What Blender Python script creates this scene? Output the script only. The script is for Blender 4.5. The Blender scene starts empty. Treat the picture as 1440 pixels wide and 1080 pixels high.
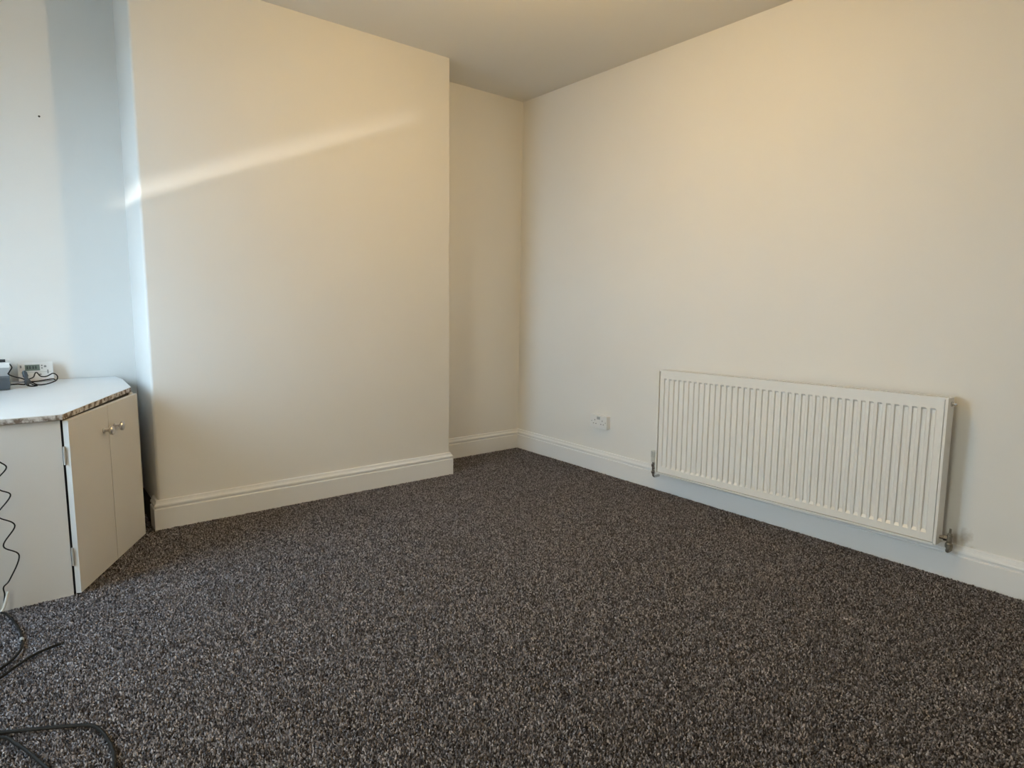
import bpy, bmesh, math, random
import numpy as np
from mathutils import Vector, Matrix

random.seed(7)
rng = np.random.default_rng(11)
scene = bpy.context.scene
C = scene.collection

# ------------------------------------------------------------------ camera
F_PX, PITCH, ROLL, YAW = 867.2, math.radians(7.524), math.radians(0.869), math.radians(38.827)
CAM_H = 1.12
fw = Vector((math.sin(YAW) * math.cos(PITCH), math.cos(YAW) * math.cos(PITCH), -math.sin(PITCH)))
rt0 = Vector((math.cos(YAW), -math.sin(YAW), 0))
up0 = rt0.cross(fw)
rt = rt0 * math.cos(ROLL) + up0 * math.sin(ROLL)
up = -rt0 * math.sin(ROLL) + up0 * math.cos(ROLL)
cam_data = bpy.data.cameras.new('camera')
cam_data.sensor_width = 36.0
cam_data.lens = F_PX / 1440 * 36.0
cam_data.clip_start = 0.02
cam = bpy.data.objects.new('camera', cam_data)
C.objects.link(cam)
m = Matrix((rt, up, -fw)).transposed().to_4x4()
m.translation = Vector((0, 0, CAM_H))
cam.matrix_world = m
scene.camera = cam

# ------------------------------------------------------------------ world, daylight, exposure
world = bpy.data.worlds.new('world')
scene.world = world
world.use_nodes = True
bg = world.node_tree.nodes['Background']
bg.inputs['Color'].default_value = (0.55, 0.79, 1.0, 1)
bg.inputs['Strength'].default_value = 17.0

vs = scene.view_settings
vs.view_transform = 'Standard'
vs.look = 'None'
vs.exposure = 0.06
vs.gamma = 1.0
vs.use_curve_mapping = False

# daylight arriving at the window of the left wall
XL = -1.0                       # inner face of the left wall
WIN_Y0, WIN_Y1, WIN_Z0, WIN_Z1 = 2.10, 2.95, 0.70, 2.05      # window over the end of the cupboard
FILL_DOOR_Y0, FILL_DOOR_Y1, FILL_DOOR_Z1 = 0.40, 1.20, 2.05                   # unseen glazed door, added for warm fill light
for nm, (ya, yb, za, zb) in (('window_daylight', (WIN_Y0, WIN_Y1, WIN_Z0, WIN_Z1)), ('fill_door_daylight', (FILL_DOOR_Y0, FILL_DOOR_Y1, 0.02, FILL_DOOR_Z1))):
    a = bpy.data.lights.new(nm, 'AREA')                         # portals: the sky of the world shines in here
    a.shape = 'RECTANGLE'
    a.size, a.size_y = yb - ya, zb - za
    a.cycles.is_portal = True
    ao = bpy.data.objects.new(nm, a)
    C.objects.link(ao)
    ao.location = (-1.265, (ya + yb) / 2, (za + zb) / 2)
    ao.rotation_euler = Vector((1, 0, 0)).to_track_quat('-Z', 'Z').to_euler()

# low sun thrown back up from the ground outside; a narrow fan of light
g = bpy.data.lights.new('sun_glint', 'SPOT')
g.energy = 900
g.color = (1.0, 0.95, 0.86)
g.spot_size = math.radians(60)
g.spot_blend = 0.3
g.shadow_soft_size = 0.012
g.use_nodes = True
nt = g.node_tree
em = nt.nodes['Emission']
geo = nt.nodes.new('ShaderNodeNewGeometry')
sep = nt.nodes.new('ShaderNodeSeparateXYZ')
dv = nt.nodes.new('ShaderNodeMath'); dv.operation = 'DIVIDE'
ab = nt.nodes.new('ShaderNodeMath'); ab.operation = 'ABSOLUTE'
mr = nt.nodes.new('ShaderNodeMapRange'); mr.interpolation_type = 'SMOOTHSTEP'
mr.inputs['From Min'].default_value = 0.410
mr.inputs['From Max'].default_value = 0.434
mr.inputs['To Min'].default_value = 1.0
mr.inputs['To Max'].default_value = 0.0
nt.links.new(geo.outputs['Incoming'], sep.inputs[0])
nt.links.new(sep.outputs['Z'], dv.inputs[0])
nt.links.new(sep.outputs['X'], dv.inputs[1])
nt.links.new(dv.outputs[0], ab.inputs[0])
nt.links.new(ab.outputs[0], mr.inputs['Value'])
dy = nt.nodes.new('ShaderNodeMath'); dy.operation = 'DIVIDE'
m2 = nt.nodes.new('ShaderNodeMapRange'); m2.interpolation_type = 'SMOOTHSTEP'
m2.inputs['From Min'].default_value = 0.53
m2.inputs['From Max'].default_value = 0.575
m2.inputs['To Min'].default_value = 1.0
m2.inputs['To Max'].default_value = 0.0
m3 = nt.nodes.new('ShaderNodeMapRange'); m3.interpolation_type = 'SMOOTHSTEP'
m3.inputs['From Min'].default_value = 0.342
m3.inputs['From Max'].default_value = 0.352
mm = nt.nodes.new('ShaderNodeMath'); mm.operation = 'MULTIPLY'
mn = nt.nodes.new('ShaderNodeMath'); mn.operation = 'MULTIPLY'
nt.links.new(dy.outputs[0], m3.inputs['Value'])
nt.links.new(mm.outputs[0], mn.inputs[0]); nt.links.new(m3.outputs[0], mn.inputs[1])
nt.links.new(sep.outputs['Y'], dy.inputs[0]); nt.links.new(sep.outputs['X'], dy.inputs[1])
nt.links.new(dy.outputs[0], m2.inputs['Value'])
nt.links.new(mr.outputs[0], mm.inputs[0]); nt.links.new(m2.outputs[0], mm.inputs[1])
m4 = nt.nodes.new('ShaderNodeMapRange'); m4.interpolation_type = 'SMOOTHSTEP'
m4.inputs['From Min'].default_value = 0.405
m4.inputs['From Max'].default_value = 0.414
mo = nt.nodes.new('ShaderNodeMath'); mo.operation = 'MULTIPLY'
nt.links.new(ab.outputs[0], m4.inputs['Value'])
nt.links.new(mn.outputs[0], mo.inputs[0]); nt.links.new(m4.outputs[0], mo.inputs[1])
nt.links.new(mo.outputs[0], em.inputs['Strength'])
go = bpy.data.objects.new('sun_glint', g)
C.objects.link(go)
go.location = (-4.0, 1.25, -0.265)
go.rotation_euler = (Vector((1.0, 3.308, 1.8)) - go.location).to_track_quat('-Z', 'Z').to_euler()

# ------------------------------------------------------------------ materials
def mat(name, color, rough=0.6, metal=0.0, bump=0.0, scale=200.0, var=0.0, var_scale=3.0, coat=0.0, spec=0.5):
    M = bpy.data.materials.new(name)
    M.use_nodes = True
    n = M.node_tree.nodes
    L = M.node_tree.links
    p = n['Principled BSDF']
    p.inputs['Base Color'].default_value = (*color, 1)
    p.inputs['Roughness'].default_value = rough
    p.inputs['Metallic'].default_value = metal
    p.inputs['Coat Weight'].default_value = coat
    p.inputs['Specular IOR Level'].default_value = spec
    tc = n.new('ShaderNodeTexCoord')
    if bump:
        nz = n.new('ShaderNodeTexNoise')
        nz.inputs['Scale'].default_value = scale
        nz.inputs['Detail'].default_value = 4
        b = n.new('ShaderNodeBump')
        b.inputs['Strength'].default_value = bump
        b.inputs['Distance'].default_value = 0.002
        L.new(tc.outputs['Object'], nz.inputs['Vector'])
        L.new(nz.outputs['Fac'], b.inputs['Height'])
        L.new(b.outputs['Normal'], p.inputs['Normal'])
    if var:
        nv = n.new('ShaderNodeTexNoise')
        nv.inputs['Scale'].default_value = var_scale
        nv.inputs['Detail'].default_value = 5
        rmp = n.new('ShaderNodeValToRGB')
        rmp.color_ramp.elements[0].position = 0.3
        rmp.color_ramp.elements[1].position = 0.7
        rmp.color_ramp.elements[0].color = (*[c * (1 - var) for c in color], 1)
        rmp.color_ramp.elements[1].color = (*[min(1, c * (1 + var)) for c in color], 1)
        L.new(tc.outputs['Object'], nv.inputs['Vector'])
        L.new(nv.outputs['Fac'], rmp.inputs['Fac'])
        L.new(rmp.outputs['Color'], p.inputs['Base Color'])
    return M

M = {}
M['wall'] = mat('wall_paint', (0.80, 0.785, 0.755), 0.75, bump=0.10, scale=260, var=0.012, var_scale=2.0)
M['ceiling'] = mat('ceiling_paint', (0.78, 0.765, 0.735), 0.9, bump=0.08, scale=200)
M['gloss'] = mat('skirting_gloss_white', (0.82, 0.82, 0.82), 0.33, bump=0.03, scale=60)
M['bare'] = mat('shade_dark_board', (0.10, 0.10, 0.095), 0.85, var=0.2, var_scale=20)  # dark colour carries the shade on the left alcove skirting
M['radiator'] = mat('radiator_enamel', (0.82, 0.81, 0.78), 0.30)
M['chrome'] = mat('chrome', (0.62, 0.60, 0.57), 0.22, metal=1.0)
M['nickel'] = mat('knob_nickel', (0.66, 0.65, 0.65), 0.28, metal=1.0)
M['darkmetal'] = mat('tarnished_brass', (0.30, 0.27, 0.22), 0.4, metal=0.8, var=0.25, var_scale=80)
M['plastic'] = mat('white_plastic', (0.80, 0.80, 0.79), 0.35)
M['plastic_grey'] = mat('pale_grey_plastic', (0.42, 0.43, 0.43), 0.45)
M['cap'] = mat('valve_cap_plastic', (0.60, 0.60, 0.56), 0.4)
M['cupboard'] = mat('cupboard_white_paint', (0.74, 0.73, 0.71), 0.45, bump=0.05, scale=90, var=0.02, var_scale=3)
M['worktop'] = mat('worktop_white_laminate', (0.82, 0.83, 0.84), 0.28, var=0.02, var_scale=6)
M['hinge'] = mat('hinge_painted_metal', (0.5, 0.49, 0.47), 0.45)
M['black'] = mat('black_plastic', (0.018, 0.018, 0.02), 0.45)
M['slate'] = mat('slate_grey_plastic', (0.06, 0.07, 0.08), 0.5)
M['cable_black'] = mat('black_cable', (0.012, 0.011, 0.010), 0.6, spec=0.25)
M['cable_white'] = mat('white_cable', (0.75, 0.74, 0.70), 0.4)
M['lcd'] = mat('lcd_screen', (0.20, 0.26, 0.24), 0.15)
M['lcd_ink'] = mat('lcd_ink', (0.05, 0.07, 0.07), 0.4)
M['button'] = mat('button_grey', (0.25, 0.26, 0.26), 0.5)
M['hole'] = mat('socket_hole', (0.02, 0.02, 0.02), 0.7)
M['backing'] = mat('carpet_backing', (0.045, 0.04, 0.037), 1.0)
M['paving'] = mat('outside_paving', (0.20, 0.19, 0.17), 0.9, var=0.15, var_scale=1.5)
M['dust'] = mat('nail_rust', (0.03, 0.025, 0.02), 0.7)

# chipped, worn laminate edge: white paint with bare brown chipboard showing in patches
def edge_mat():
    Mx = mat('worktop_chipped_edge', (0.5, 0.47, 0.43), 0.7, bump=0.3, scale=120)
    n = Mx.node_tree.nodes; L = Mx.node_tree.links; p = n['Principled BSDF']
    tc = n.new('ShaderNodeTexCoord'); nz = n.new('ShaderNodeTexNoise')
    nz.inputs['Scale'].default_value = 45; nz.inputs['Detail'].default_value = 6
    r = n.new('ShaderNodeValToRGB')
    r.color_ramp.elements[0].position = 0.42; r.color_ramp.elements[0].color = (0.17, 0.13, 0.10, 1)
    r.color_ramp.elements[1].position = 0.58; r.color_ramp.elements[1].color = (0.66, 0.64, 0.62, 1)
    L.new(tc.outputs['Object'], nz.inputs['Vector']); L.new(nz.outputs['Fac'], r.inputs['Fac'])
    L.new(r.outputs['Color'], p.inputs['Base Color'])
    return Mx
M['edge'] = edge_mat()

# wall with a grubby filler smear beside the right-hand valve pipe
def stained_wall():
    Mx = M['wall'].copy(); Mx.name = 'wall_paint_with_smear'
    n = Mx.node_tree.nodes; L = Mx.node_tree.links; p = n['Principled BSDF']
    src = p.inputs['Base Color'].links[0].from_socket
    tc = n.new('ShaderNodeTexCoord')
    vm = n.new('ShaderNodeVectorMath'); vm.operation = 'DISTANCE'; vm.inputs[1].default_value = (2.998, 0.722, 0.180)
    nz = n.new('ShaderNodeTexNoise'); nz.inputs['Scale'].default_value = 28; nz.inputs['Detail'].default_value = 5
    ad = n.new('ShaderNodeMath'); ad.operation = 'MULTIPLY_ADD'; ad.inputs[1].default_value = 0.11; 
    mr = n.new('ShaderNodeMapRange')
    mr.inputs['From Min'].default_value = 0.060; mr.inputs['From Max'].default_value = 0.095
    mr.inputs['To Min'].default_value = 0.45; mr.inputs['To Max'].default_value = 0.0
    mx = n.new('ShaderNodeMixRGB'); mx.inputs[2].default_value = (0.36, 0.28, 0.20, 1)
    L.new(tc.outputs['Object'], vm.inputs[0]); L.new(tc.outputs['Object'], nz.inputs['Vector'])
    L.new(nz.outputs['Fac'], ad.inputs[0]); L.new(vm.outputs['Value'], ad.inputs[2])
    L.new(ad.outputs[0], mr.inputs['Value']); L.new(mr.outputs[0], mx.inputs[0])
    L.new(src, mx.inputs[1]); L.new(mx.outputs[0], p.inputs['Base Color'])
    return Mx
M['wall_right'] = stained_wall()

# window glass
def glass(name, tint):
    Mx = bpy.data.materials.new(name); Mx.use_nodes = True
    n = Mx.node_tree.nodes; L = Mx.node_tree.links; n.remove(n['Principled BSDF'])
    t = n.new('ShaderNodeBsdfTransparent'); t.inputs[0].default_value = (*tint, 1); gl = n.new('ShaderNodeBsdfGlossy'); gl.inputs['Roughness'].default_value = 0.02
    mix = n.new('ShaderNodeMixShader'); mix.inputs[0].default_value = 0.06
    L.new(t.outputs[0], mix.inputs[1]); L.new(gl.outputs[0], mix.inputs[2]); L.new(mix.outputs[0], n['Material Output'].inputs[0])
    return Mx
M['glass'] = glass('window_glass', (1, 1, 1))
M['amber'] = glass('tinted_fill_door_glass', (0.95, 0.80, 0.66))  # tint chosen to warm the light from the added door

def emit(name, color, s):
    Mx = bpy.data.materials.new(name); Mx.use_nodes = True
    p = Mx.node_tree.nodes['Principled BSDF']
    p.inputs['Base Color'].default_value = (*color, 1)
    p.inputs['Emission Color'].default_value = (*color, 1); p.inputs['Emission Strength'].default_value = s
    return Mx

# carpet pile: tuft shade from a per-tuft attribute
def carpet_mat():
    Mx = mat('carpet_pile', (0.2, 0.18, 0.16), 0.95, spec=0.1)
    n = Mx.node_tree.nodes; L = Mx.node_tree.links; p = n['Principled BSDF']
    at = n.new('ShaderNodeAttribute'); at.attribute_name = 'shade'
    L.new(at.outputs['Color'], p.inputs['Base Color'])
    return Mx
M['carpet'] = carpet_mat()

# ------------------------------------------------------------------ helpers
def tag(o, label=None, cat=None, group=None, kind=None):
    if label: o['label'] = label
    if cat: o['category'] = cat
    if group: o['group'] = group
    if kind: o['kind'] = kind
    return o

def obj(name, bm, material, parent=None, smooth=False, bevel=0.0, seg=2):
    if bevel:
        bmesh.ops.bevel(bm, geom=[e for e in bm.edges if len(e.link_faces) == 2 and e.calc_face_angle(0) > 0.6],
                        offset=bevel, segments=seg, affect='EDGES', profile=0.6, clamp_overlap=True)
    bmesh.ops.recalc_face_normals(bm, faces=bm.faces[:])
    me = bpy.data.meshes.new(name)
    bm.to_mesh(me); bm.free()
    mats = material if isinstance(material, (list, tuple)) else [material]
    for mm in mats: me.materials.append(mm)
    if smooth:
        for p in me.polygons: p.use_smooth = True
        try: me.set_sharp_from_angle(angle=math.radians(40))
        except Exception: pass
    o = bpy.data.objects.new(name, me)
    C.objects.link(o)
    if parent: 
        o.parent = parent
        o.matrix_parent_inverse = parent.matrix_basis.inverted()
    return o

def thing(name, label, cat, loc, group=None):
    o = bpy.data.objects.new(name, None)
    o.empty_display_size = 0.05
    o.location = loc
    C.objects.link(o)
    return tag(o, label, cat, group)

def box(bm, x0, y0, z0, x1, y1, z1):
    v = [bm.verts.new((x, y, z)) for z in (z0, z1) for y in (y0, y1) for x in (x0, x1)]
    for f in ((0, 1, 3, 2), (4, 6, 7, 5), (0, 4, 5, 1), (2, 3, 7, 6), (0, 2, 6, 4), (1, 5, 7, 3)):
        bm.faces.new([v[i] for i in f])
    return v

def prism(bm, poly, z0, z1):
    n = len(poly)
    a = [bm.verts.new((x, y, z0)) for x, y in poly]
    b = [bm.verts.new((x, y, z1)) for x, y in poly]
    bm.faces.new(a[::-1]); bm.faces.new(b)
    for i in range(n):
        bm.faces.new((a[i], a[(i + 1) % n], b[(i + 1) % n], b[i]))

def frame_of(d):
    d = Vector(d).normalized()
    r = Vector((0, 0, 1)) if abs(d.z) < 0.9 else Vector((1, 0, 0))
    u = d.cross(r).normalized()
    return u, d.cross(u).normalized(), d

def lathe(bm, origin, axis, prof, seg=20):
    """prof: (t along axis, radius) pairs"""
    u, v, d = frame_of(axis)
    o = Vector(origin)
    rings = []
    for t, r in prof:
        if r < 1e-6:
            rings.append([bm.verts.new(o + d * t)])
        else:
            rings.append([bm.verts.new(o + d * t + (u * math.cos(k * 2 * math.pi / seg) + v * math.sin(k * 2 * math.pi / seg)) * r) for k in range(seg)])
    for A, B in zip(rings, rings[1:]):
        for k in range(seg):
            k2 = (k + 1) % seg
            if len(A) == 1 and len(B) == 1: continue
            if len(A) == 1: bm.faces.new((A[0], B[k], B[k2]))
            elif len(B) == 1: bm.faces.new((A[k], A[k2], B[0]))
            else: bm.faces.new((A[k], A[k2], B[k2], B[k]))
    for R in (rings[0], rings[-1]):
        if len(R) > 2: bm.faces.new(R)

def catmull(pts, n=8):
    P = [Vector(p) for p in pts]
    P = [P[0] * 2 - P[1]] + P + [P[-1] * 2 - P[-2]]
    out = []
    for i in range(1, len(P) - 2):
        for k in range(n):
            t = k / n
            a, b, c, d = P[i - 1], P[i], P[i + 1], P[i + 2]
            out.append(0.5 * ((2 * b) + (c - a) * t + (2 * a - 5 * b + 4 * c - d) * t * t + (3 * b - a - 3 * c + d) * t ** 3))
    out.append(P[-2])
    return out

def tube(bm, pts, r, seg=8):
    rings = []
    u_prev = None
    for i, p in enumerate(pts):
        d = (pts[min(i + 1, len(pts) - 1)] - pts[max(i - 1, 0)]).normalized()
        if u_prev is None:
            u, v, _ = frame_of(d)
        else:
            u = (u_prev - d * u_prev.dot(d)).normalized(); v = d.cross(u)
        u_prev = u
        rings.append([bm.verts.new(p + (u * math.cos(k * 2 * math.pi / seg) + v * math.sin(k * 2 * math.pi / seg)) * r) for k in range(seg)])
    for A, B in zip(rings, rings[1:]):
        for k in range(seg):
            bm.faces.new((A[k], A[(k + 1) % seg], B[(k + 1) % seg], B[k]))
    bm.faces.new(rings[0][::-1]); bm.faces.new(rings[-1])

def cable(name, pts, r, material, parent=None, n=8):
    bm = bmesh.new()
    tube(bm, catmull(pts, n), r)
    return obj(name, bm, material, parent, smooth=True)

# profile swept along a plan path with mitred corners; profile (depth out of the wall, height); room lies on the right of the path
def sweep(bm, path, prof):
    P = [Vector(p) for p in path]
    rings = []
    for i, p in enumerate(P):
        d0 = (P[i] - P[i - 1]).normalized() if i > 0 else (P[1] - P[0]).normalized()
        d1 = (P[i + 1] - P[i]).normalized() if i < len(P) - 1 else d0
        n0 = Vector((d0.y, -d0.x)); n1 = Vector((d1.y, -d1.x))
        mvec = n0 + n1
        mvec = mvec / mvec.dot(n0)
        rings.append([bm.verts.new((p.x + mvec.x * t, p.y + mvec.y * t, z)) for t, z in prof])
    k = len(prof)
    for A, B in zip(rings, rings[1:]):
        for j in range(k):
            bm.faces.new((A[j], B[j], B[(j + 1) % k], A[(j + 1) % k]))
    bm.faces.new(rings[0]); bm.faces.new(rings[-1][::-1])

# ------------------------------------------------------------------ room shell
XR = 2.998          # right wall
YA = 3.644          # alcove right of the chimney breast
YC = 3.308          # chimney breast front
YL = 3.735          # alcove left of the chimney breast
CX0, CX1 = 0.477, 2.1446
YF = -0.9           # wall behind the camera
ZC = 2.567

bm = bmesh.new(); box(bm, XL - 0.3, YF - 0.2, -0.12, XR + 0.2, YL + 0.2, 0.0)
floor = tag(obj('floor', bm, M['backing']), kind='structure')
bm = bmesh.new(); box(bm, XL - 0.3, YF - 0.2, ZC, XR + 0.2, YL + 0.2, ZC + 0.12)
tag(obj('ceiling', bm, M['ceiling']), kind='structure')
bm = bmesh.new(); box(bm, XR, YF - 0.2, 0, XR + 0.2, YL + 0.2, ZC)
tag(obj('wall_right', bm, M['wall_right']), kind='structure')
bm = bmesh.new(); box(bm, CX1 - 0.02, YA, 0, XR, YL + 0.2, ZC)
tag(obj('wall_alcove_right', bm, M['wall']), kind='structure')
bm = bmesh.new(); box(bm, XL, YL, 0, CX0 + 0.02, YL + 0.2, ZC)
tag(obj('wall_alcove_left', bm, M['wall']), kind='structure')
bm = bmesh.new(); box(bm, XL - 0.3, YF - 0.2, 0, XR, YF, ZC)
tag(obj('wall_front', bm, M['wall']), kind='structure')
# chimney breast with a rounded plaster bead on its left arris and a crisper one on the right
def arc(cx, cy, r, a0, a1, n=6):
    return [(cx + r * math.cos(math.radians(a0 + (a1 - a0) * i / n)), cy + r * math.sin(math.radians(a0 + (a1 - a0) * i / n))) for i in range(n + 1)]
bm = bmesh.new()
poly = [(CX0, YL + 0.2)] + arc(CX0 + 0.014, YC + 0.014, 0.014, 180, 270) + arc(CX1 - 0.004, YC + 0.004, 0.004, 270, 360, 3) + [(CX1, YL + 0.2)]
prism(bm, poly, 0, ZC)
tag(obj('wall_chimney_breast', bm, M['wall'], smooth=True), kind='structure')
# left wall with the window opening
bm = bmesh.new()
W0 = XL - 0.26
box(bm, W0, YF, 0, XL, FILL_DOOR_Y0, ZC)
box(bm, W0, FILL_DOOR_Y0, FILL_DOOR_Z1, XL, FILL_DOOR_Y1, ZC)
box(bm, W0, FILL_DOOR_Y1, 0, XL, WIN_Y0, ZC)
box(bm, W0, WIN_Y1, 0, XL, YL + 0.2, ZC)
box(bm, W0, WIN_Y0, 0, XL, WIN_Y1, WIN_Z0)
box(bm, W0, WIN_Y0, WIN_Z1, XL, WIN_Y1, ZC)
tag(obj('wall_left', bm, M['wall']), kind='structure')

bm = bmesh.new(); box(bm, -14.0, -8.0, -0.5, W0 - 0.001, 14.0, -0.4)
tag(obj('ground_outside', bm, M['paving']), kind='structure')

# window: outer frame, one mullion and two panes
win = bpy.data.objects.new('window_1', None); C.objects.link(win); win.location = (XL - 0.2, (WIN_Y0 + WIN_Y1) / 2, WIN_Z0)
tag(win, kind='structure')
x0, x1 = XL - 0.23, XL - 0.17
RAIL = 0.76
bm = bmesh.new()
box(bm, x0, WIN_Y0, WIN_Z0, x1, WIN_Y1, RAIL)
box(bm, x0, WIN_Y0, WIN_Z1 - 0.05, x1, WIN_Y1, WIN_Z1)
box(bm, x0, WIN_Y0, RAIL, x1, WIN_Y0 + 0.05, WIN_Z1 - 0.05)
box(bm, x0, WIN_Y1 - 0.05, RAIL, x1, WIN_Y1, WIN_Z1 - 0.05)
obj('frame', bm, M['plastic'], win)
bm = bmesh.new(); box(bm, XL - 0.202, WIN_Y0 + 0.05, RAIL, XL - 0.198, WIN_Y1 - 0.05, WIN_Z1 - 0.05); obj('pane', bm, M['glass'], win)
bm = bmesh.new(); box(bm, XL - 0.17, WIN_Y0, WIN_Z0, XL + 0.03, WIN_Y1, WIN_Z0 + 0.02)
obj('window_sill', bm, M['gloss'], win, bevel=0.004)

# added glazed door, out of view; its amber-tinted glass gives warm fill
dr = bpy.data.objects.new('fill_door_1', None); C.objects.link(dr); dr.location = (XL - 0.2, (FILL_DOOR_Y0 + FILL_DOOR_Y1) / 2, 0)
tag(dr, kind='structure')
bm = bmesh.new()
box(bm, x0, FILL_DOOR_Y0, 0.0, x1, FILL_DOOR_Y1, 0.14)
box(bm, x0, FILL_DOOR_Y0, FILL_DOOR_Z1 - 0.09, x1, FILL_DOOR_Y1, FILL_DOOR_Z1)
box(bm, x0, FILL_DOOR_Y0, 0.14, x1, FILL_DOOR_Y0 + 0.09, FILL_DOOR_Z1 - 0.09)
box(bm, x0, FILL_DOOR_Y1 - 0.09, 0.14, x1, FILL_DOOR_Y1, FILL_DOOR_Z1 - 0.09)
obj('frame', bm, M['plastic'], dr)
bm = bmesh.new(); box(bm, XL - 0.202, FILL_DOOR_Y0 + 0.09, 0.14, XL - 0.198, FILL_DOOR_Y1 - 0.09, FILL_DOOR_Z1 - 0.09); obj('pane', bm, M['amber'], dr)

# skirting boards
SK = [(0.0, 0.0), (0.02, 0.0), (0.02, 0.104), (0.0185, 0.106), (0.0125, 0.108), (0.0125, 0.114), (0.018, 0.117), (0.0188, 0.122),
      (0.0172, 0.128), (0.0130, 0.132), (0.0105, 0.138), (0.009, 0.146), (0.0, 0.149)]
bm = bmesh.new(); sweep(bm, [(CX1, YA), (XR, YA), (XR, YF)], SK)
tag(obj('baseboard_right', bm, M['gloss']), kind='structure')
bm = bmesh.new(); sweep(bm, [(CX0, YC + 0.10), (CX0, YC), (CX1, YC), (CX1, YA - 0.021)], SK)
tag(obj('baseboard_chimney_breast', bm, M['gloss']), kind='structure')
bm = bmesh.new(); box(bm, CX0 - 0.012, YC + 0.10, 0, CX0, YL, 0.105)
tag(obj('baseboard_alcove_left', bm, M['bare']), kind='structure')  # skirting in shadow behind the cupboard, its shade put into the colour

# ------------------------------------------------------------------ carpet pile
SPOTS = ((2.274, 0.861, 0.030), (2.126, 0.450, 0.034))
def carpet():
    # finer pile over the open floor, coarser in the strip by the window and close to the wall behind the camera
    def grid(pitch):
        x0, x1, y0, y1 = -0.98, XR - 0.021, 0.1, YA - 0.021
        nx, ny = int((x1 - x0) / pitch), int((y1 - y0) / pitch)
        gx, gy = np.meshgrid(np.arange(nx), np.arange(ny))
        px = (x0 + (gx + rng.uniform(-.45, .45, gx.shape) + 0.5 * (gy % 2)) * pitch).ravel()
        py = (y0 + (gy + rng.uniform(-.45, .45, gx.shape)) * pitch).ravel()
        keep = (px < x1) & (py < y1) & ~((px > CX0 - 0.02) & (px < CX1 + 0.02) & (py > YC - 0.02))
        keep &= ~((px < 0.11) & (py > 2.74))                       # under the corner cupboard
        keep &= ~((px >= 0.11) & (px < 0.415) & (py > 2.73 + (px - 0.118) * 1.84))
        fine = (px > -0.40) & (px * px + py * py > 1.3 ** 2)
        return px, py, keep, fine
    px, py, keep, fine = grid(0.0051)
    qx, qy, qk, qf = grid(0.0085)
    a1, a2 = keep & fine, qk & ~qf
    size = np.concatenate([np.ones(a1.sum()), np.full(a2.sum(), 1.6)])
    px, py = np.concatenate([px[a1], qx[a2]]), np.concatenate([py[a1], qy[a2]])
    n = len(px)
    ang = rng.uniform(0, 2 * np.pi, n)
    r = rng.uniform(0.0026, 0.0038, n) * size
    # broad soft lay of the pile (feet and vacuum marks) changes its height a little
    lay = np.sin(px * 5.1 + 1.3 * np.sin(py * 3.7)) * np.sin(py * 4.3 + 1.1 * np.sin(px * 2.9))
    ln = rng.uniform(0.0, 0.0035, n); la = rng.uniform(0, 2 * np.pi, n)
    hz = rng.uniform(0.0050, 0.0080, n) + 0.0006 * lay
    ra = rng.uniform(0, 2 * np.pi, n); rl = rng.uniform(0.0012, 0.0030, n) * size      # ridge of twisted yarn
    V = np.empty((n, 5, 3), np.float32)
    for k in range(3):
        t = ang + k * 2.0944
        V[:, k, 0] = px + r * np.cos(t); V[:, k, 1] = py + r * np.sin(t); V[:, k, 2] = 0.0005
    for k, s_ in ((3, -1), (4, 1)):
        V[:, k, 0] = px + ln * np.cos(la) + s_ * rl * np.cos(ra)
        V[:, k, 1] = py + ln * np.sin(la) + s_ * rl * np.sin(ra)
        V[:, k, 2] = hz + s_ * 0.0008
    # order the base so that the ridge faces stay untwisted
    tri_f = np.array([(0, 1, 4), (0, 4, 3), (1, 2, 4), (2, 0, 3), (2, 3, 4)])
    idx = (np.arange(n)[:, None, None] * 5 + tri_f[None]).reshape(-1, 3)
    me = bpy.data.meshes.new('carpet_pile')
    me.vertices.add(n * 5); me.vertices.foreach_set('co', V.ravel())
    me.loops.add(idx.size); me.loops.foreach_set('vertex_index', idx.ravel().astype(np.int32))
    me.polygons.add(len(idx)); me.polygons.foreach_set('loop_start', (np.arange(len(idx)) * 3).astype(np.int32))
    me.update(calc_edges=True)
    # mixed yarn: dark charcoal, mid grey, pale fleck
    kind = rng.random(n)
    base = np.where(kind[:, None] < 0.36, np.array([[0.102, 0.093, 0.098]]), np.where(kind[:, None] < 0.76, np.array([[0.250, 0.232, 0.244]]), np.array([[0.44, 0.415, 0.435]])))
    base = base * rng.uniform(0.8, 1.2, (n, 1))
    for cx, cy, cr_ in SPOTS:                                   # two pale rubbed spots
        dd_ = np.hypot(px - cx, py - cy) + 0.012 * np.sin(px * 190) * np.sin(py * 170)
        base = base * (1 + 0.55 * np.clip(1.3 - dd_ / cr_, 0, 1))[:, None]
    col = np.ones((n, 5, 4), np.float32); col[:, :, :3] = base[:, None, :]
    at = me.attributes.new('shade', 'FLOAT_COLOR', 'POINT')
    at.data.foreach_set('color', col.ravel())
    me.materials.append(M['carpet'])
    o = bpy.data.objects.new('carpet_pile', me); C.objects.link(o)
    return tag(o, 'dark grey flecked twist-pile carpet covering the floor', 'carpet', kind='stuff')
carpet()

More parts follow.
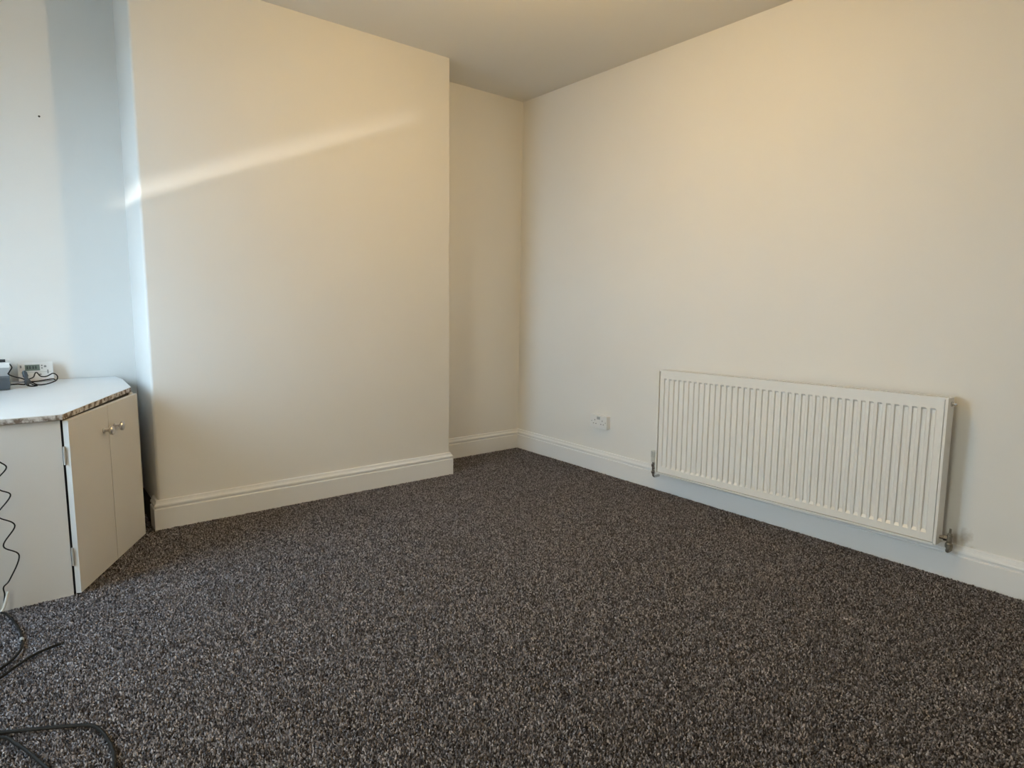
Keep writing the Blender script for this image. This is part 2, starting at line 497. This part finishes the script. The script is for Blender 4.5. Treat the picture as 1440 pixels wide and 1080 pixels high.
# ------------------------------------------------------------------ radiator on the right wall
RX = 2.8885                               # front face
RY0, RY1, RZ0, RZ1 = 0.809, 2.221, 0.154, 0.752
rad = thing('radiator', 'long white ribbed panel radiator on the right wall', 'radiator', (RX + 0.03, (RY0 + RY1) / 2, RZ0))
def radiator():
    N = 41
    marg = 0.024
    pitch = (RY1 - RY0 - 2 * marg) / N
    ys = [(RY0 + 0.004, 0), (RY0 + marg * 0.5, 0)]
    for i in range(N):
        b = RY0 + marg + i * pitch
        for t, d in ((0.14, 0), (0.34, 1), (0.78, 1), (0.82, 0)):
            ys.append((b + t * pitch, d))
    ys += [(RY1 - marg * 0.5, 0), (RY1 - 0.004, 0)]
    zs = [(RZ0 + 0.003, 0), (RZ0 + 0.022, 0), (RZ0 + 0.034, 0), (RZ0 + 0.046, 1), (RZ1 - 0.050, 1), (RZ1 - 0.042, 0), (RZ1 - 0.015, 0), (RZ1, 0)]
    dep = 0.0095
    bm = bmesh.new()
    front = [[bm.verts.new((RX + dep * dy * dz, y, z)) for z, dz in zs] for y, dy in ys]
    for i in range(len(ys) - 1):
        for j in range(len(zs) - 1):
            bm.faces.new((front[i][j], front[i + 1][j], front[i + 1][j + 1], front[i][j + 1]))
    # returned edge of the pressing
    rim = [front[i][0] for i in range(len(ys))] + [front[-1][j] for j in range(1, len(zs))] + [front[i][-1] for i in range(len(ys) - 2, -1, -1)] + [front[0][j] for j in range(len(zs) - 2, 0, -1)]
    back = [bm.verts.new((RX + 0.018, v.co.y, v.co.z)) for v in rim]
    for k in range(len(rim)):
        k2 = (k + 1) % len(rim)
        bm.faces.new((rim[k], rim[k2], back[k2], back[k]))
    bm.faces.new(back)
    obj('front_panel', bm, M['radiator'], rad)
    # welded seam lip round the pressing
    bm = bmesh.new()
    e = 0.006
    box(bm, RX - 0.006, RY0 - e, RZ0 - e - 0.001, RX + 0.006, RY1 + e, RZ0)
    obj('bottom_lip', bm, M['radiator'], rad, bevel=0.002)
    # side covers
    for y0, y1 in ((RY0 - 0.010, RY0), (RY1, RY1 + 0.010)):
        bm = bmesh.new(); box(bm, RX - 0.006, y0, RZ0 - 0.007, RX + 0.066, y1, RZ1 + 0.004)
        obj('side_cover', bm, M['radiator'], rad, bevel=0.003)
    # convector fins behind the panel
    bm = bmesh.new(); zz = []
    nf = 42
    for i in range(nf):
        y = RY0 + 0.03 + i * (RY1 - RY0 - 0.06) / (nf - 1)
        box(bm, RX + 0.018, y - 0.001, RZ0 + 0.03, RX + 0.052, y + 0.001, RZ1 - 0.02)
    o = obj('convector_fins', bm, M['radiator'], rad); o['kind'] = 'stuff'
    # top grille: two rails and slats
    bm = bmesh.new()
    box(bm, RX - 0.003, RY0, RZ1 - 0.002, RX + 0.012, RY1, RZ1 + 0.006)
    box(bm, RX + 0.056, RY0, RZ1 - 0.002, RX + 0.066, RY1, RZ1 + 0.006)
    gr = obj('top_grille', bm, M['radiator'], rad, bevel=0.002)
    bm = bmesh.new(); box(bm, RX + 0.012, -0.004, RZ1, RX + 0.056, 0.004, RZ1 + 0.004)
    first = obj('slat', bm, M['radiator'], gr)
    ns = 70
    for i in range(ns):
        o = first if i == 0 else first.copy()
        if i: C.objects.link(o)
        o.location.y = RY0 + 0.012 + i * (RY1 - RY0 - 0.024) / (ns - 1)
    # wall brackets
    for y in (RY0 + 0.26, (RY0 + RY1) / 2 + 0.02, RY1 - 0.26):
        bm = bmesh.new()
        box(bm, XR - 0.009, y - 0.015, RZ0 + 0.02, XR - 0.003, y + 0.015, RZ1 - 0.06)
        box(bm, RX + 0.03, y - 0.012, RZ0 - 0.012, XR - 0.022, y + 0.012, RZ0 - 0.004)
        box(bm, RX + 0.03, y - 0.012, RZ0 - 0.012, RX + 0.036, y + 0.012, RZ0 + 0.04)
        obj('wall_bracket', bm, M['radiator'], rad)
radiator()
# bleed plug, near top corner
bm = bmesh.new()
lathe(bm, (RX + 0.034, RY0 - 0.008, RZ1 - 0.022), (0, -1, 0), [(0, 0.010), (0.008, 0.010), (0.008, 0.007), (0.016, 0.007), (0.018, 0.004), (0.022, 0.004)], 12)
obj('bleed_plug', bm, M['chrome'], rad, smooth=True)
# hang slightly out of level
piv = Vector((RX, (RY0 + RY1) / 2, (RZ0 + RZ1) / 2))
rad.matrix_world = Matrix.Translation(piv) @ Matrix.Rotation(math.radians(-0.85), 4, 'X') @ Matrix.Translation(-piv) @ Matrix.Translation(rad.location)

# thermostatic-style valve at the far end
vx = RX + 0.034
vl = thing('radiator_valve', 'chrome radiator valve with white ribbed cap at the end nearest the socket', 'valve', (vx, RY1 + 0.045, 0.12))
vy = RY1 + 0.046
bm = bmesh.new()
lathe(bm, (vx, vy, 0.118), (0, 0, 1), [(0, 0.012), (0.010, 0.014), (0.014, 0.014), (0.016, 0.010), (0.040, 0.010), (0.042, 0.0145), (0.058, 0.0145), (0.060, 0.010), (0.072, 0.010)], 14)
obj('valve_body', bm, M['chrome'], vl, smooth=True)
bm = bmesh.new()
lathe(bm, (vx, vy - 0.006, 0.140), (0, -1, 0), [(0, 0.0085), (0.010, 0.0085), (0.010, 0.0135), (0.022, 0.0135), (0.022, 0.0095), (0.034, 0.0095)], 12)
obj('union_nut', bm, M['chrome'], vl, smooth=True)
bm = bmesh.new()
lathe(bm, (vx, vy, 0.188), (0, 0, 1), [(0, 0.015), (0.004, 0.0178), (0.030, 0.0185), (0.060, 0.0165), (0.068, 0.0145), (0.071, 0.0)], 20)
cap = obj('valve_cap', bm, M['cap'], vl, smooth=True); cap['label'] = 'white plastic cap'
for k in range(10):
    t = k * 2 * math.pi / 10
    bm = bmesh.new()
    c = Vector((vx + 0.0172 * math.cos(t), vy + 0.0172 * math.sin(t), 0))
    lathe(bm, (c.x, c.y, 0.218), (0, 0, 1), [(0, 0.0022), (0.036, 0.0022)], 6)
    obj('grip_rib', bm, M['plastic_grey'], cap)
bm = bmesh.new(); tube(bm, catmull([(vx, vy, 0.122), (vx + 0.001, vy, 0.108), (vx + 0.012, vy, 0.098), (vx + 0.03, vy, 0.096), (XR - 0.022, vy, 0.096)], 5), 0.0075, 10)
obj('pipe', bm, M['chrome'], vl, smooth=True)

# lockshield valve at the near end, cap missing
ly = RY0 - 0.046
lv = thing('radiator_valve', 'tarnished lockshield valve with a bare spindle at the radiator end nearest the camera', 'valve', (vx + 0.016, ly, 0.14))
lx = vx + 0.014
bm = bmesh.new()
lathe(bm, (lx, ly, 0.150), (0, 0, 1), [(0, 0.013), (0.012, 0.0135), (0.016, 0.010), (0.030, 0.0105), (0.046, 0.0105), (0.048, 0.0085), (0.054, 0.0085), (0.056, 0.0045), (0.076, 0.004)], 14)
obj('valve_body', bm, M['darkmetal'], lv, smooth=True)
bm = bmesh.new()
lathe(bm, (lx, ly + 0.002, 0.184), (-0.35, 1, 0.05), [(0, 0.007), (0.008, 0.007), (0.008, 0.0125), (0.020, 0.0125), (0.021, 0.008), (0.040, 0.008)], 6)
obj('union_nut', bm, M['chrome'], lv)
bm = bmesh.new()
lathe(bm, (lx, ly, 0.146), (0, 0, 1), [(0, 0.0145), (0.012, 0.0145)], 6)
obj('compression_nut', bm, M['darkmetal'], lv)
bm = bmesh.new(); tube(bm, catmull([(lx, ly, 0.150), (lx - 0.002, ly + 0.002, 0.138), (lx + 0.006, ly + 0.004, 0.128), (lx + 0.02, ly + 0.004, 0.126), (XR - 0.021, ly + 0.004, 0.126)], 5), 0.0075, 10)
obj('pipe', bm, M['darkmetal'], lv, smooth=True)

# ------------------------------------------------------------------ double socket on the right wall
SY0, SY1, SZ0, SZ1 = 2.690, 2.836, 0.304, 0.390
sk = thing('double_socket', 'white double plug socket on the right wall between alcove and radiator', 'socket', (XR, (SY0 + SY1) / 2, SZ0))
bm = bmesh.new(); box(bm, XR - 0.026, SY0 + 0.002, SZ0 + 0.002, XR, SY1 - 0.002, SZ1 - 0.002); obj('back_box', bm, M['plastic'], sk, bevel=0.002)
bm = bmesh.new(); box(bm, XR - 0.036, SY0, SZ0, XR - 0.026, SY1, SZ1); plate = obj('face_plate', bm, M['plastic'], sk, bevel=0.003)
fx = XR - 0.036
for cy in (SY1 - 0.040, SY0 + 0.040):
    for dy, dz, wy, wz in ((0, 0.011, 0.004, 0.008), (-0.011, -0.012, 0.007, 0.004), (0.011, -0.012, 0.007, 0.004)):
        bm = bmesh.new(); box(bm, fx - 0.0006, cy + dy - wy / 2, 0.345 + dz - wz / 2, fx + 0.004, cy + dy + wy / 2, 0.345 + dz + wz / 2)
        obj('pin_hole', bm, M['hole'], plate)
    s = -1 if cy > (SY0 + SY1) / 2 else 1
    bm = bmesh.new(); yy = cy + s * 0.027 if False else cy + (0.0 if False else (-0.026 if cy > 2.763 else 0.026))
    box(bm, fx - 0.003, yy - 0.006, 0.372 - 0.009, fx + 0.002, yy + 0.006, 0.372 + 0.009)
    obj('rocker_switch', bm, M['plastic_grey'], plate, bevel=0.001)
for y in (SY0 + 0.012, SY1 - 0.012):
    bm = bmesh.new(); lathe(bm, (fx + 0.001, y, 0.347), (-1, 0, 0), [(0, 0.0036), (0.002, 0.0036), (0.0026, 0.002)], 10)
    obj('screw', bm, M['plastic_grey'], plate)

# ------------------------------------------------------------------ corner cupboard in the left alcove
cup = thing('corner_cupboard', 'white painted corner cupboard with two angled doors in the left alcove', 'cupboard', (-0.3, 3.2, 0))
FY = 2.733
DA = Vector((0.108, 2.735)); DB = Vector((0.397, 3.270))       # back of the doors, floor plan
dd = (DB - DA).normalized(); dn = Vector((dd.y, -dd.x))        # along the doors, outwards
TOPZ = 0.672
def rise(bm):                                     # the unit was fitted running slightly uphill to the back
    for v in bm.verts:
        if v.co.z > 0.6: v.co.z += 0.018 * (v.co.y - 2.72)
    return bm
bm = bmesh.new(); box(bm, XL + 0.005, FY, 0.004, 0.101, FY + 0.018, TOPZ)
obj('front_panel', rise(bm), M['cupboard'], cup)
bm = bmesh.new()
box(bm, 0.384, DB.y + 0.002, 0.004, 0.400, YL - 0.03, TOPZ)
obj('side_panel', rise(bm), M['cupboard'], cup)
bm = bmesh.new()
ins = -dn * 0.004
prism(bm, [(XL + 0.01, YL - 0.02), (XL + 0.01, FY + 0.02), (DA.x + ins.x - 0.008, FY + 0.02), (DB.x + ins.x - 0.012, DB.y + ins.y + 0.004), (0.383, YL - 0.03)][::-1], 0.004, TOPZ - 0.002)
obj('carcass', rise(bm), M['bare'], cup)
Ld = (DB - DA).length
def door_piece(t0, t1):
    bm = bmesh.new()
    a = DA + dd * t0; b = DA + dd * t1; th = dn * 0.018
    prism(bm, [tuple(a), tuple(b), tuple(b + th), tuple(a + th)], 0.010, TOPZ - 0.002)
    return rise(bm)
split = 0.318 / 0.619 * Ld
doors = []
for t0, t1, lab in ((0.0, split - 0.002, 'left cupboard door'), (split + 0.002, Ld, 'right cupboard door')):
    doors.append(obj('door', door_piece(t0, t1), M['cupboard'], cup, bevel=0.0012, seg=1))
for d, t in ((doors[0], split - 0.046), (doors[1], split + 0.050)):
    base = DA + dd * t + dn * 0.018
    bm = bmesh.new()
    lathe(bm, (base.x, base.y, 0.578), (dn.x, dn.y, 0), [(0, 0.011), (0.002, 0.011), (0.005, 0.0062), (0.018, 0.0055), (0.022, 0.0095), (0.027, 0.018), (0.033, 0.019), (0.037, 0.016), (0.039, 0.007), (0.0395, 0.0)], 20)
    k = obj('knob', bm, M['nickel'], d, smooth=True); k['label'] = 'small round silver knob'
for z in (0.541, 0.155):
    bm = bmesh.new()
    lathe(bm, (0.1065, FY - 0.003, z - 0.034), (0, 0, 1), [(0, 0.004), (0.068, 0.004)], 10)
    obj('hinge', bm, M['hinge'], doors[0])

wt = thing('worktop', 'worn white laminate worktop with chipped edges on the corner cupboard', 'worktop', (-0.3, 3.2, TOPZ))
WP = [(XL + 0.004, 2.722), (0.108, 2.722), (0.397, 3.305), (0.399, 3.60), (0.382, YL - 0.003), (XL + 0.004, YL - 0.003)]
bm = bmesh.new(); prism(bm, WP, TOPZ + 0.003, TOPZ + 0.0215); obj('core', rise(bm), M['edge'], wt)
bm = bmesh.new(); prism(bm, WP, TOPZ + 0.0215, TOPZ + 0.0235); obj('laminate_top', rise(bm), M['worktop'], wt)
WZ = TOPZ + 0.0235 + 0.018 * (3.60 - 2.72) + 0.0005

# ------------------------------------------------------------------ things on the worktop
# heating programmer
pg = thing('heating_programmer', 'white heating programmer with grey display propped on the worktop against the wall', 'thermostat', (0.06, 3.69, WZ))
pg.rotation_euler = (math.radians(-9), 0, math.radians(2))
bpy.context.view_layer.update()
def pbox(name, x0, z0, x1, z1, d0, d1, m_, par, bev=0.0):
    bm = bmesh.new(); box(bm, x0, -d1, z0, x1, -d0, z1)
    o = obj(name, bm, m_, None, bevel=bev); o.parent = par
    return o
body = pbox('case', -0.066, 0.004, 0.066, 0.092, -0.008, 0.022, M['plastic'], pg, 0.005)
scr = pbox('display', -0.040, 0.052, 0.016, 0.080, 0.022, 0.0235, M['lcd'], pg)
for k, (sx, sw) in enumerate(((-0.034, 0.006), (-0.024, 0.006), (-0.012, 0.006), (-0.002, 0.006))):
    pbox('digit', sx, 0.060, sx + sw, 0.074, 0.0235, 0.0238, M['lcd_ink'], scr)
for bx, bz, w, hh in ((-0.058, 0.066, 0.006, 0.012), (0.021, 0.072, 0.006, 0.006), (0.021, 0.060, 0.006, 0.006), (0.032, 0.066, 0.009, 0.009), (0.010, 0.030, 0.010, 0.006), (0.043, 0.036, 0.005, 0.018)):
    pbox('button', bx, bz, bx + w, bz + hh, 0.022, 0.0242, M['button'], pg, 0.0006)
pbox('flap_line', -0.058, 0.044, 0.058, 0.0452, 0.0215, 0.0223, M['plastic_grey'], pg)

# broadband hub at the frame's left edge with a dark adaptor in front
hub = thing('router_box', 'pale grey network box with white lid at the left edge of the worktop', 'router', (-0.125, 3.60, WZ))
bm = bmesh.new(); box(bm, -0.215, 3.555, WZ, -0.036, 3.67, 0.797); obj('case', bm, M['plastic_grey'], hub, bevel=0.006)
bm = bmesh.new(); box(bm, -0.218, 3.550, 0.797, -0.033, 3.673, 0.820); obj('lid', bm, M['plastic'], hub, bevel=0.006)
ad = thing('power_adaptor', 'dark grey rectangular power adaptor on the worktop left edge', 'adaptor', (-0.10, 3.49, WZ))
bm = bmesh.new(); box(bm, -0.160, 3.44, WZ, -0.037, 3.53, WZ + 0.050); obj('case', bm, M['slate'], ad, bevel=0.004)
bk = thing('black_plug_top', 'small flat black connector lying on the white lid of the network box', 'connector', (-0.09, 3.58, 0.82))
bm = bmesh.new(); box(bm, -0.13, 3.57, 0.8205, -0.047, 3.60, 0.832); obj('case', bm, M['black'], bk, bevel=0.003)

# looped lead with plug in front of the programmer
lead = thing('power_lead', 'thin black lead looped on the worktop in front of the programmer', 'cable', (0.05, 3.57, WZ))
r_ = 0.0026
cable('wire', [(-0.033, 3.56, 0.813), (-0.026, 3.555, 0.797), (-0.036, 3.55, 0.778), (-0.040, 3.55, 0.768), (-0.022, 3.55, 0.756), (0.006, 3.555, 0.745), (0.022, 3.56, 0.735)], r_, M['cable_black'], lead)
cable('wire', [(0.025, 3.56, 0.738), (0.047, 3.58, 0.745), (0.055, 3.60, 0.760), (0.062, 3.605, 0.764), (0.076, 3.60, 0.746), (0.098, 3.60, 0.745), (0.122, 3.60, 0.757), (0.137, 3.59, 0.746), (0.134, 3.57, 0.730), (0.118, 3.55, 0.722), (0.092, 3.54, 0.715), (0.062, 3.54, 0.714), (0.040, 3.55, 0.726), (0.028, 3.555, 0.732)], r_, M['cable_black'], lead)
cable('wire', [(0.028, 3.56, 0.727), (0.060, 3.57, 0.727), (0.095, 3.58, 0.731), (0.120, 3.585, 0.733), (0.128, 3.58, 0.728)], r_, M['cable_black'], lead)
cable('wire', [(0.026, 3.55, 0.726), (0.046, 3.53, 0.716), (0.058, 3.515, 0.714), (0.050, 3.505, 0.713), (0.034, 3.51, 0.713), (0.024, 3.52, 0.715)], r_, M['cable_black'], lead)
cable('wire', [(-0.036, 3.535, 0.722), (-0.01, 3.54, 0.722), (0.012, 3.545, 0.718), (0.022, 3.55, 0.722)], 0.0032, M['cable_black'], lead)
plug = thing('small_plug', 'small black plug standing on the worktop among the looped lead', 'plug', (0.022, 3.53, WZ))
bm = bmesh.new()
lathe(bm, (0.028, 3.525, WZ + 0.004), (-0.20, 0.12, 1), [(0, 0.007), (0.004, 0.0115), (0.020, 0.012), (0.026, 0.008), (0.036, 0.007), (0.042, 0.0105), (0.060, 0.0095), (0.068, 0.005)], 12)
obj('plug_body', bm, M['slate'], plug, smooth=True)
bm = bmesh.new(); box(bm, 0.030, 3.512, WZ + 0.0005, 0.034, 3.518, WZ + 0.012); obj('pin', bm, M['chrome'], plug)

# a nail left in the alcove wall
bm = bmesh.new(); lathe(bm, (0.152, YL + 0.004, 1.948), (0.1, -1, -0.25), [(0, 0.0018), (0.018, 0.0018), (0.018, 0.0045), (0.021, 0.0045)], 8)
tag(obj('nail', bm, M['dust']), 'tiny dark nail left in the alcove wall above the cupboard', 'nail')

# ------------------------------------------------------------------ leads on and below the cupboard front
cz = 0.0145
cr = thing('curly_lead', 'thin dark kinked lead hanging down the cupboard front panel', 'cable', (-0.08, 2.712, 0))
cable('wire', [(-0.110, 2.712, 0.60), (-0.098, 2.712, 0.572), (-0.075, 2.712, 0.549), (-0.059, 2.712, 0.528), (-0.078, 2.712, 0.501), (-0.102, 2.712, 0.480), (-0.082, 2.712, 0.451), (-0.055, 2.712, 0.428), (-0.087, 2.712, 0.381), (-0.104, 2.712, 0.365), (-0.087, 2.712, 0.350),
               (-0.051, 2.712, 0.316), (-0.087, 2.712, 0.250), (-0.047, 2.712, 0.206), (-0.078, 2.712, 0.125), (-0.097, 2.712, 0.101), (-0.096, 2.711, 0.075), (-0.100, 2.705, 0.045)], 0.0023, M['cable_black'], cr)
wl = thing('white_lead_end', 'short white lead end leaning on the cupboard front at the carpet', 'cable', (-0.1, 2.70, 0))
cable('wire', [(-0.086, 2.708, 0.083), (-0.094, 2.702, 0.055), (-0.104, 2.695, 0.028), (-0.118, 2.69, 0.0125)], 0.0045, M['cable_white'], wl)
bl = thing('black_lead', 'black lead with a joint ring curving over the carpet below the cupboard', 'cable', (-0.06, 2.45, 0.008))
cable('wire', [(-0.110, 2.69, 0.020), (-0.096, 2.672, 0.018), (-0.075, 2.60, cz), (-0.058, 2.50, cz), (-0.055, 2.44, cz), (-0.055, 2.40, cz), (-0.060, 2.365, cz), (-0.078, 2.32, cz), (-0.106, 2.28, cz), (-0.16, 2.22, cz)], 0.004, M['cable_black'], bl)
bm = bmesh.new(); lathe(bm, (-0.0552, 2.452, cz), (0.02, -1, 0), [(0, 0.0045), (0.003, 0.006), (0.016, 0.006), (0.019, 0.0045)], 10)
obj('joint_ring', bm, M['plastic_grey'], bl)
b2 = thing('loose_lead', 'straight loose black lead lying on the carpet, its end pointing at the room', 'cable', (-0.03, 2.28, 0.008))
cable('wire', [(-0.17, 2.165, cz), (-0.108, 2.222, cz), (-0.075, 2.262, cz), (-0.035, 2.305, cz), (0.008, 2.328, cz), (0.050, 2.340, cz)], 0.0042, M['cable_black'], b2)
b3 = thing('bent_lead', 'thick black lead bent in an arc on the carpet at the bottom left', 'cable', (0.05, 1.8, 0.008))
cable('wire', [(-0.24, 2.00, cz), (-0.104, 1.930, cz), (-0.02, 1.885, cz), (0.045, 1.848, cz), (0.080, 1.822, cz), (0.098, 1.785, cz), (0.108, 1.735, cz), (0.114, 1.69, cz), (0.112, 1.64, cz), (0.100, 1.56, cz)], 0.0048, M['cable_black'], b3)
b4 = thing('crossing_lead', 'black lead running off the bottom edge inside the arc of the bent lead', 'cable', (-0.06, 1.8, 0.008))
cable('wire', [(-0.22, 1.955, cz), (-0.104, 1.908, cz), (-0.072, 1.855, cz), (-0.046, 1.795, cz), (-0.022, 1.728, cz), (0.01, 1.64, cz)], 0.0046, M['cable_black'], b4)

# ------------------------------------------------------------------ pendant lamp, just above the frame
LX, LY, LZ = 1.50, 1.71, 2.22
pd = thing('pendant_lamp', 'bare warm bulb hanging from a white ceiling rose, just above the view', 'lamp', (LX, LY, ZC))
bm = bmesh.new(); lathe(bm, (LX, LY, ZC), (0, 0, -1), [(0, 0.045), (0.014, 0.043), (0.024, 0.02), (0.03, 0.008)], 24); obj('ceiling_rose', bm, M['plastic'], pd, smooth=True)
bm = bmesh.new(); lathe(bm, (LX, LY, ZC - 0.028), (0, 0, -1), [(0, 0.0035), (ZC - 0.028 - LZ - 0.10, 0.0035)], 8); obj('cord', bm, M['plastic'], pd, smooth=True)
bm = bmesh.new(); lathe(bm, (LX, LY, LZ + 0.105), (0, 0, -1), [(0, 0.008), (0.01, 0.016), (0.055, 0.018), (0.06, 0.016)], 16); obj('lamp_holder', bm, M['plastic'], pd, smooth=True)
bm = bmesh.new(); lathe(bm, (LX, LY, LZ + 0.046), (0, 0, -1), [(0, 0.013), (0.012, 0.018), (0.03, 0.028), (0.048, 0.031), (0.064, 0.026), (0.074, 0.013), (0.077, 0.0)], 20)
obj('bulb', bm, emit('bulb_glow', (1.0, 0.665, 0.26), 730), pd, smooth=True)
